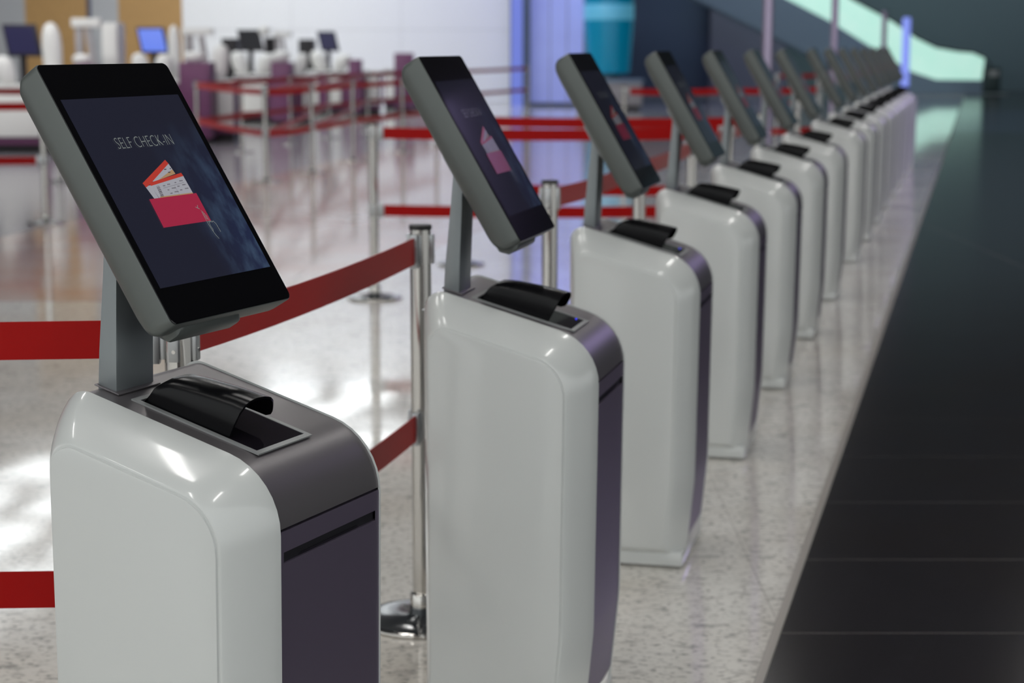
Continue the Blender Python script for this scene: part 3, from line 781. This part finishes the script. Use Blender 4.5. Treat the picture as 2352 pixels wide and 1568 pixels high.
# ------------------------------------------------------------------ sign poles in the post line
def pole(x, y, h, r, m, label):
    root = empty('sign_pole', (x, y, 0))
    MB().lathe([(.15, 0), (.15, .012), (.05, .03), (r + .01, .05)], 28).obj('base', M['chrome'], root, smooth=40)
    MB().lathe([(r, .04), (r, h)], 20).obj('post', m, root, smooth=40)
    MB().lathe([(r, h), (r * .9, h + .02), (r * .4, h + .03)], 20).obj('cap', m, root, smooth=40)
    tag(root, label, 'pole')
pole(XA(1763, 14.0), 14.0, 2.2, .040, M['signpole'], 'tall pale violet pole rising behind the sixth and seventh monitors')
pole(XA(1916, 20.7), 20.7, 2.2, .040, M['signpole'], 'tall greyish pole behind the ninth kiosk monitor')
pole(XA(2030, 36), 36, 2.05, .05, M['signpole'], 'short faint violet pole before the escalator slope')
pole(XA(2081, 52.0), 52.0, 2.15, .11, M['signpole_blue'], 'blue glowing tube standing at the escalator foot')

# ------------------------------------------------------------------ check-in desks with their equipment
WT = .92
def tilt_monitor(u, v0, v1, wpx, Y, m, label, g='agent monitors on the check-in desks'):
    Y += .82
    x, zt = at(u, v0, Y); _, zb = at(u, v1, Y); w_ = wpx * Y / FPX; h_ = zt - zb; b0 = zb - WT
    root = empty('agent_monitor', (x, Y, WT), -R(10))
    lean = h_ * .30
    def sl(x0, x1, z0, z1, d0, d1):
        mb = MB(); vs = []
        for dd in (d0, d1):
            for zz_ in (z0, z1):
                for xx in (x0, x1):
                    k_ = (zz_ - b0) / h_; vs.append((xx - lean * (k_ - .5), dd + .10 * k_, zz_))
        return mb.add(vs, [(0, 1, 3, 2), (4, 6, 7, 5), (0, 4, 5, 1), (2, 3, 7, 6), (0, 2, 6, 4), (1, 5, 7, 3)])
    sl(-w_ / 2, w_ / 2, b0, b0 + h_, -.03, .03).obj('casing', M['desk_dark'], root, bevel=.008)
    sl(-w_ / 2 + .03, w_ / 2 - .03, b0 + .04, b0 + h_ - .03, -.036, -.0295).obj('screen', m, root, smooth=0)
    MB().box(-.04, .04, .03, .09, .02, b0 + .12).obj('stand', M['desk_dark'], root, bevel=.006)
    MB().lathe([(.10, 0), (.10, .015), (.05, .03)], 20, cy=.05).obj('stand_base', M['desk_dark'], root, smooth=40)
    return tag(root, label, 'monitor', g)
def pod(u, v0, wpx, Y, lean, label, name='scanner_pod', cat='scanner', g='white scanner pods on the desks', zb=None, dy=.36):
    Y += dy; zb = WT if zb is None else zb
    x, zt = at(u, v0, Y); r = wpx * Y / FPX / 2; h_ = zt - zb
    root = empty(name, (x, Y, zb))
    prof = [(r * .60, .008), (r * .84, h_ * .12), (r * .96, h_ * .35), (r, h_ * .62), (r * .9, h_ * .82), (r * .62, h_ * .95), (r * .2, h_)]
    mb = MB().lathe(prof, 24); mb.v = [(p[0] - lean * (p[2] / h_) * r, p[1] * .7, p[2]) for p in mb.v]
    mb.obj('shell', M['desk_white'], root, smooth=60)
    f_ = MB().lathe([(r * .58, 0), (r * .58, .010)], 20); f_.v = [(p[0], p[1] * .7, p[2]) for p in f_.v]; f_.obj('foot', M['desk_grey'], root)
    return tag(root, label, cat, g)
def desk_lamp(u, v0, wpx, Y, label):
    Y += .62; x, zt = at(u, v0, Y); r = wpx * Y / FPX / 2; h_ = zt - WT; root = empty('desk_lamp', (x, Y, WT))
    MB().lathe([(r * math.sin(R(a)) + .002, h_ - r - r * math.cos(R(a))) for a in range(0, 181, 20)], 20).obj('globe', M['desk_white'], root, smooth=60)
    MB().lathe([(.012, .02), (.012, h_ - 2 * r + .01)], 12).obj('stem', M['desk_grey'], root)
    MB().lathe([(.07, 0), (.07, .012), (.02, .02)], 20).obj('base', M['desk_grey'], root)
    return tag(root, label, 'lamp')
def frame_gate(u0, u1, v0, Y, label):
    Y += .86
    x0, zt = at(u0, v0, Y); x1, _ = at(u1, v0, Y); w_ = x1 - x0; h_ = zt - WT; root = empty('bag_scanner_frame', ((x0 + x1) / 2, Y, WT))
    MB().box(-w_ / 2, -w_ / 2 + w_ * .28, -.05, .05, 0, h_ * .9).obj('upright', M['desk_grey'], root, bevel=.01)
    s_ = MB().box(0, w_ * .22, -.05, .05, 0, h_ * .85); s_.v = [(x - z * .14 + w_ * .16, y, z) for x, y, z in s_.v]; s_.obj('strut', M['desk_grey'], root, bevel=.01)
    MB().box(-w_ * .62, w_ * .5, -.08, .08, h_ * .86, h_).obj('head', M['desk_white'], root, bevel=.02)
    tag(root, label, 'scanner', 'scanner frames between the desks')
def desk(u0, u1, Y, label, n_white, dark=False):
    x0, x1 = XA(u0, Y), XA(u1, Y); root = empty('check_in_desk', ((x0 + x1) / 2, Y, 0)); w_ = (x1 - x0) / 2
    MB().box(-w_, w_, 0, .7, .12, .87).obj('body', M['desk_purple'], root, bevel=.01)
    MB().box(-w_ - .03, w_ + .03, -.06, .74, .87, WT).obj('worktop', M['desk_white'], root, bevel=.012)
    MB().box(-w_ + .02, w_ - .02, .05, .66, 0, .12).obj('plinth', M['desk_dark'], root, smooth=0)
    for a, c in n_white:
        xa, xb = XA(a, Y) - (x0 + x1) / 2, XA(c, Y) - (x0 + x1) / 2
        MB().box(xa, xb, -.05, .0, .22, .84).obj('front_panel', M['desk_white'], root, bevel=.03)
    tag(root, label, 'desk', 'check-in desks along the left')
D1, D2, D3, D4 = 25.0, 28.2, 34.5, 39.0
desk(-60, 262, D1 + .3, 'leftmost check-in desk, half behind the nearest monitor', [(-40, 90), (110, 240)])
desk(285, 535, D2 + .3, 'check-in desk right of the nearest monitor', [(300, 380), (497, 534)])
desk(540, 705, D3 + .3, 'plum-fronted check-in desk in the middle', [(546, 612), (694, 705)])
desk(708, 870, D4 + .3, 'plum-fronted check-in desk left of the second kiosk monitor', [(712, 730), (752, 782), (846, 869)])
desk(880, 985, D4 + 3.5, 'farthest check-in desk, partly behind the second kiosk monitor', [(884, 905)])
tilt_monitor(46, 55, 130, 80, D1, M['screen_dim'], 'dark monitor at the left edge above the desk, dim violet picture')
tilt_monitor(348, 62, 124, 66, D2, M['screen_blue'], 'monitor with a bright blue screen above the nearest kiosk')
tilt_monitor(573, 68, 118, 52, D3, M['screen_off'], 'black switched-off monitor in front of the white wall')
tilt_monitor(752, 72, 118, 42, D4, M['screen_dim'], 'rightmost agent monitor, dark blue, before the white wall')
PR = dict(name='boarding_pass_printer', cat='printer', g='white upright devices on the desks', dy=.62)
pod(16, 128, 46, D1, .5, 'large white pod at the far left edge')
pod(120, 52, 46, D1, .2, 'tall white upright device right of the leftmost monitor', **PR)
pod(400, 58, 28, D2, .1, 'tall white upright device right of the blue monitor', **PR)
pod(325, 122, 40, D2, .3, 'white pod under the left of the blue monitor')
pod(372, 124, 42, D2, -.3, 'white pod under the right of the blue monitor')
pod(500, 102, 40, D2, -.4, 'white pod right of the grey frame, left of the black monitor')
pod(556, 118, 38, D3, .6, 'white slanting pod under the left of the black monitor')
pod(603, 122, 40, D3, -.7, 'white slanting pod under the right of the black monitor')
pod(685, 122, 30, D3, -.7, 'white slanting pod right of the plum panel')
pod(738, 116, 36, D4, .6, 'white slanting pod under the left of the rightmost monitor')
pod(779, 124, 36, D4, -.7, 'white slanting pod under the right of the rightmost monitor')
desk_lamp(607, 57, 26, D3, 'small round white lamp head beside the black monitor')
frame_gate(172, 232, 42, D1, 'grey and white scanner frame before the oak panel')
frame_gate(425, 490, 64, D2, 'grey and white scanner frame right of the blue monitor')
frame_gate(632, 668, 72, D3, 'pale scanner frame right of the black monitor')
def cabinet(u0, u1, v0, Y, m, label, drum=None):
    x0, zt = at(u0, v0, Y); x1, _ = at(u1, v0, Y); w_ = (x1 - x0) / 2; root = empty('cabinet', ((x0 + x1) / 2, Y, 0))
    MB().box(-w_, w_, 0, .55, .08, zt).obj('body', m, root, bevel=.015)
    MB().box(-w_ + .03, w_ - .03, -.02, .0, .16, zt - .08).obj('door', m, root, bevel=.006)
    MB().box(-w_ + .03, w_ - .03, .04, .5, 0, .08).obj('plinth', M['desk_dark'], root, smooth=0)
    tag(root, label, 'cabinet', 'cabinets among the desks')
    if drum: pod(drum[0], drum[1], drum[2], Y, 0, drum[3], 'white_drum', 'bin', 'squat white drums', zb=zt, dy=.27)
cabinet(622, 668, 143, D3 - .45, M['desk_purple'], 'plum cabinet below the squat white drum beside the black monitor', (645, 117, 42, 'squat white drum on the plum cabinet beside the black monitor'))
cabinet(410, 482, 143, D2 - .45, M['desk_purple'], 'plum cabinet right of the nearest kiosk monitor', (446, 118, 50, 'squat white drum right of the tall white device'))
cabinet(800, 828, 137, D4 - .45, M['desk_purple'], 'small plum cabinet right of the rightmost monitor')
cabinet(165, 212, 150, D1 - .45, M['desk_purple'], 'plum cabinet behind the top edge of the nearest kiosk', (188, 124, 44, 'squat white drum behind the top edge of the nearest kiosk'))
cabinet(606, 634, 86, D3 + 1.3, M['desk_dark'], 'dark equipment cabinet behind the black monitor')
cabinet(508, 545, 88, D3 + 1.3, M['desk_dark'], 'dark equipment cabinet left of the black monitor')
cabinet(685, 720, 90, D4 + 1.6, M['desk_dark'], 'dark equipment cabinet left of the rightmost monitor')
cabinet(905, 948, 122, D4 + 1.6, M['desk_purple'], 'plum cabinet just left of the second kiosk monitor')
cabinet(232, 268, 52, D1 + 1.5, M['desk_white'], 'tall white cabinet between the oak panels')
# plant and twig ornament standing on the leftmost desk
px_, _ = at(145, 140, D1); r_ = empty('potted_plant', (px_, D1 + .5, WT)); 
MB().lathe([(.045, 0), (.055, .12), (.05, .12)], 20).obj('pot', M['pot'], r_, smooth=40)
lf = MB(); rnd = random.Random(2)
for i in range(40):
    a = rnd.uniform(0, 6.28); rr = rnd.uniform(.01, .07); z_ = .12 + rnd.uniform(0, .07); b_ = a + 1.2
    lf.add([(rr * math.cos(a), rr * math.sin(a), z_), ((rr + .03) * math.cos(a + .2), (rr + .03) * math.sin(a + .2), z_ + .02), ((rr + .045) * math.cos(a), (rr + .045) * math.sin(a), z_ + .012), ((rr + .03) * math.cos(a - .2), (rr + .03) * math.sin(a - .2), z_ + .02)], [(0, 1, 2, 3)])
o = lf.obj('foliage', M['leaf'], r_, smooth=0); o['kind'] = 'stuff'
tag(r_, 'small green plant in a blue-grey pot on the leftmost desk', 'plant')

# ------------------------------------------------------------------ blue glass, teal column, escalator
gl = struct(empty('window_2', (XA(1205, 45), 45, 0)), 'frosted glass partition lit lilac blue')
for i, (a, c) in enumerate(((1218, 1262), (1264, 1302), (1304, 1340))):
    MB().box(XA(a, 45) - XA(1205, 45), XA(c, 45) - XA(1205, 45), 0, .05, .08, 5.5).obj('glass_pane', M['lilac_glass'], gl, smooth=0)
for a in (1216, 1263, 1303, 1341):
    MB().box(XA(a, 45) - XA(1205, 45) - .01, XA(a, 45) - XA(1205, 45) + .01, -.01, .06, 0, 5.5).obj('window_frame', M['mullion'], gl, smooth=0)
struct(MB().box(XA(1202, 45), XA(1216, 45), 44.6, 45.4, 0, 7).obj('trim_5', mat('slate_column', (.06, .09, .14), .4), smooth=0), 'slim slate column left of the lilac glass')
struct(MB().box(XA(1174, 45), XA(1201, 45), 45.2, 45.5, 0, 7).obj('trim_6', M['blue_strip'], smooth=0), 'vertical blue glowing strip at the white wall edge')
tc_ = empty('teal_column', (XA(1398, 45), 45, 0)); rr = 56 * 45 / FPX
def zat(v): return at(1398, v, 45)[1]
MB().lathe([(rr * .86, zat(168)), (rr * .92, zat(120)), (rr * 1.0, zat(60)), (rr, 3.2)], 40).obj('drum', M['teal'], tc_, smooth=40)
MB().lathe([(rr * 1.004, zat(46)), (rr * 1.01, zat(46) + .02), (rr * 1.01, zat(12)), (rr * 1.004, zat(12) + .02)], 40).obj('light_band', M['teal_pale'], tc_, smooth=40)
MB().lathe([(rr * .5, 0), (rr * .5, zat(168) + .01)], 24).obj('stem', M['ev'], tc_, smooth=40)
MB().lathe([(rr * .9, 0), (rr * .9, .06), (rr * .5, .09)], 32).obj('base', M['desk_grey'], tc_, smooth=40)
tag(tc_, 'glossy teal drum column beside the lilac glass', 'column')
# low grey counter under the column
lc = empty('low_counter', (XA(1400, 42), 42, 0)); hw = 75 * 42 / FPX
MB().box(-hw, hw, 0, .6, .1, .62).obj('body', M['desk_grey'], lc, bevel=.02)
MB().box(-hw - .04, hw + .04, -.05, .65, .62, .68).obj('top', M['truss'], lc, bevel=.02)
MB().box(-hw + .05, hw - .05, .05, .55, 0, .1).obj('plinth', M['desk_dark'], lc, smooth=0)
tag(lc, 'low grey counter in front of the teal column', 'counter')

EY = 55.0
def E(u, v): return at(u, v, EY)
esc = empty('escalator', (E(2270, 150)[0], EY, 0)); ex = esc.location.x
top = [E(*p) for p in ((1745, -140), (1960, 2), (2050, 50), (2105, 88), (2150, 110), (2200, 119), (2235, 122), (2262, 134))]
bot = [E(*p) for p in ((1560, -140), (1812, 0), (1905, 48), (1985, 98), (2045, 135), (2095, 165), (2150, 183), (2255, 184))]
def balustrade(y, th):
    mb = MB()
    for dd in (0, th):
        mb.v += [(x - ex, y + dd, z) for x, z in top + bot[::-1]]
    n = len(top)
    for k_ in range(n - 1):
        for off, rev in ((0, 0), (2 * n, 1)):
            q = (off + k_, off + k_ + 1, off + 2 * n - 2 - k_, off + 2 * n - 1 - k_); mb.f.append(q[::-1] if rev else q)
    for i in range(2 * n): mb.f.append((i, (i + 1) % (2 * n), 2 * n + (i + 1) % (2 * n), 2 * n + i))
    return mb
for y in (0, 1.1):
    balustrade(y, .05).obj('balustrade', M['glow_glass'], esc, smooth=0)
    rl = [(x - ex, y + .025, z + .02) for x, z in top] + [(E(2276, 150)[0] - ex, y + .025, E(2276, 150)[1]), (E(2262, 172)[0] - ex, y + .025, E(2262, 172)[1])]
    MB().tube(rl, .035, 8).obj('handrail', M['rail'], esc, smooth=60)
    # decking and cladding below
    low = [(x - .45 if i == 0 else x, max(.02, z - (1.25 if i < 6 else .5))) for i, (x, z) in enumerate(bot)]
    mb = MB(); n = len(bot)
    for dd in (-.03, .08): mb.v += [(x - ex, y + dd, z) for x, z in bot + low[::-1]]
    for k_ in range(n - 1):
        mb.f.append((k_, k_ + 1, 2 * n - 2 - k_, 2 * n - 1 - k_)); mb.f.append((2 * n + k_, 2 * n + 2 * n - 1 - k_, 2 * n + 2 * n - 2 - k_, 2 * n + k_ + 1))
    for i in range(2 * n): mb.f.append((i, (i + 1) % (2 * n), 2 * n + (i + 1) % (2 * n), 2 * n + i))
    mb.obj('cladding', M['truss'], esc, smooth=0)
sx_, sz_ = E(2200, 200)[0] - ex, .0
for i in range(26):
    x1_ = sx_ - .36 * i; z1_ = .02 + .21 * i if i > 1 else .02 + .1 * i
    MB().box(x1_ - .36, x1_, .09, 1.09, z1_ - .15, z1_ + .03).obj('step', M['step'], esc, smooth=0)
MB().box(-2.4, .6, -.1, 1.25, 0, .02).obj('landing_plate', M['step'], esc, smooth=0)
tag(esc, 'escalator with green-white glowing glass sides climbing to the left', 'escalator')
# low dark bench-like block beyond the escalator foot
bk = empty('waste_bin', (E(2318, 190)[0], 57, 0))
MB().box(-.22, .22, -.18, .18, .02, .78).obj('body', M['ev'], bk, bevel=.03)
MB().box(-.15, .15, -.19, -.17, .5, .68).obj('flap', M['desk_grey'], bk, bevel=.005)
tag(bk, 'dark bin against the far dark wall, right of the escalator', 'bin')
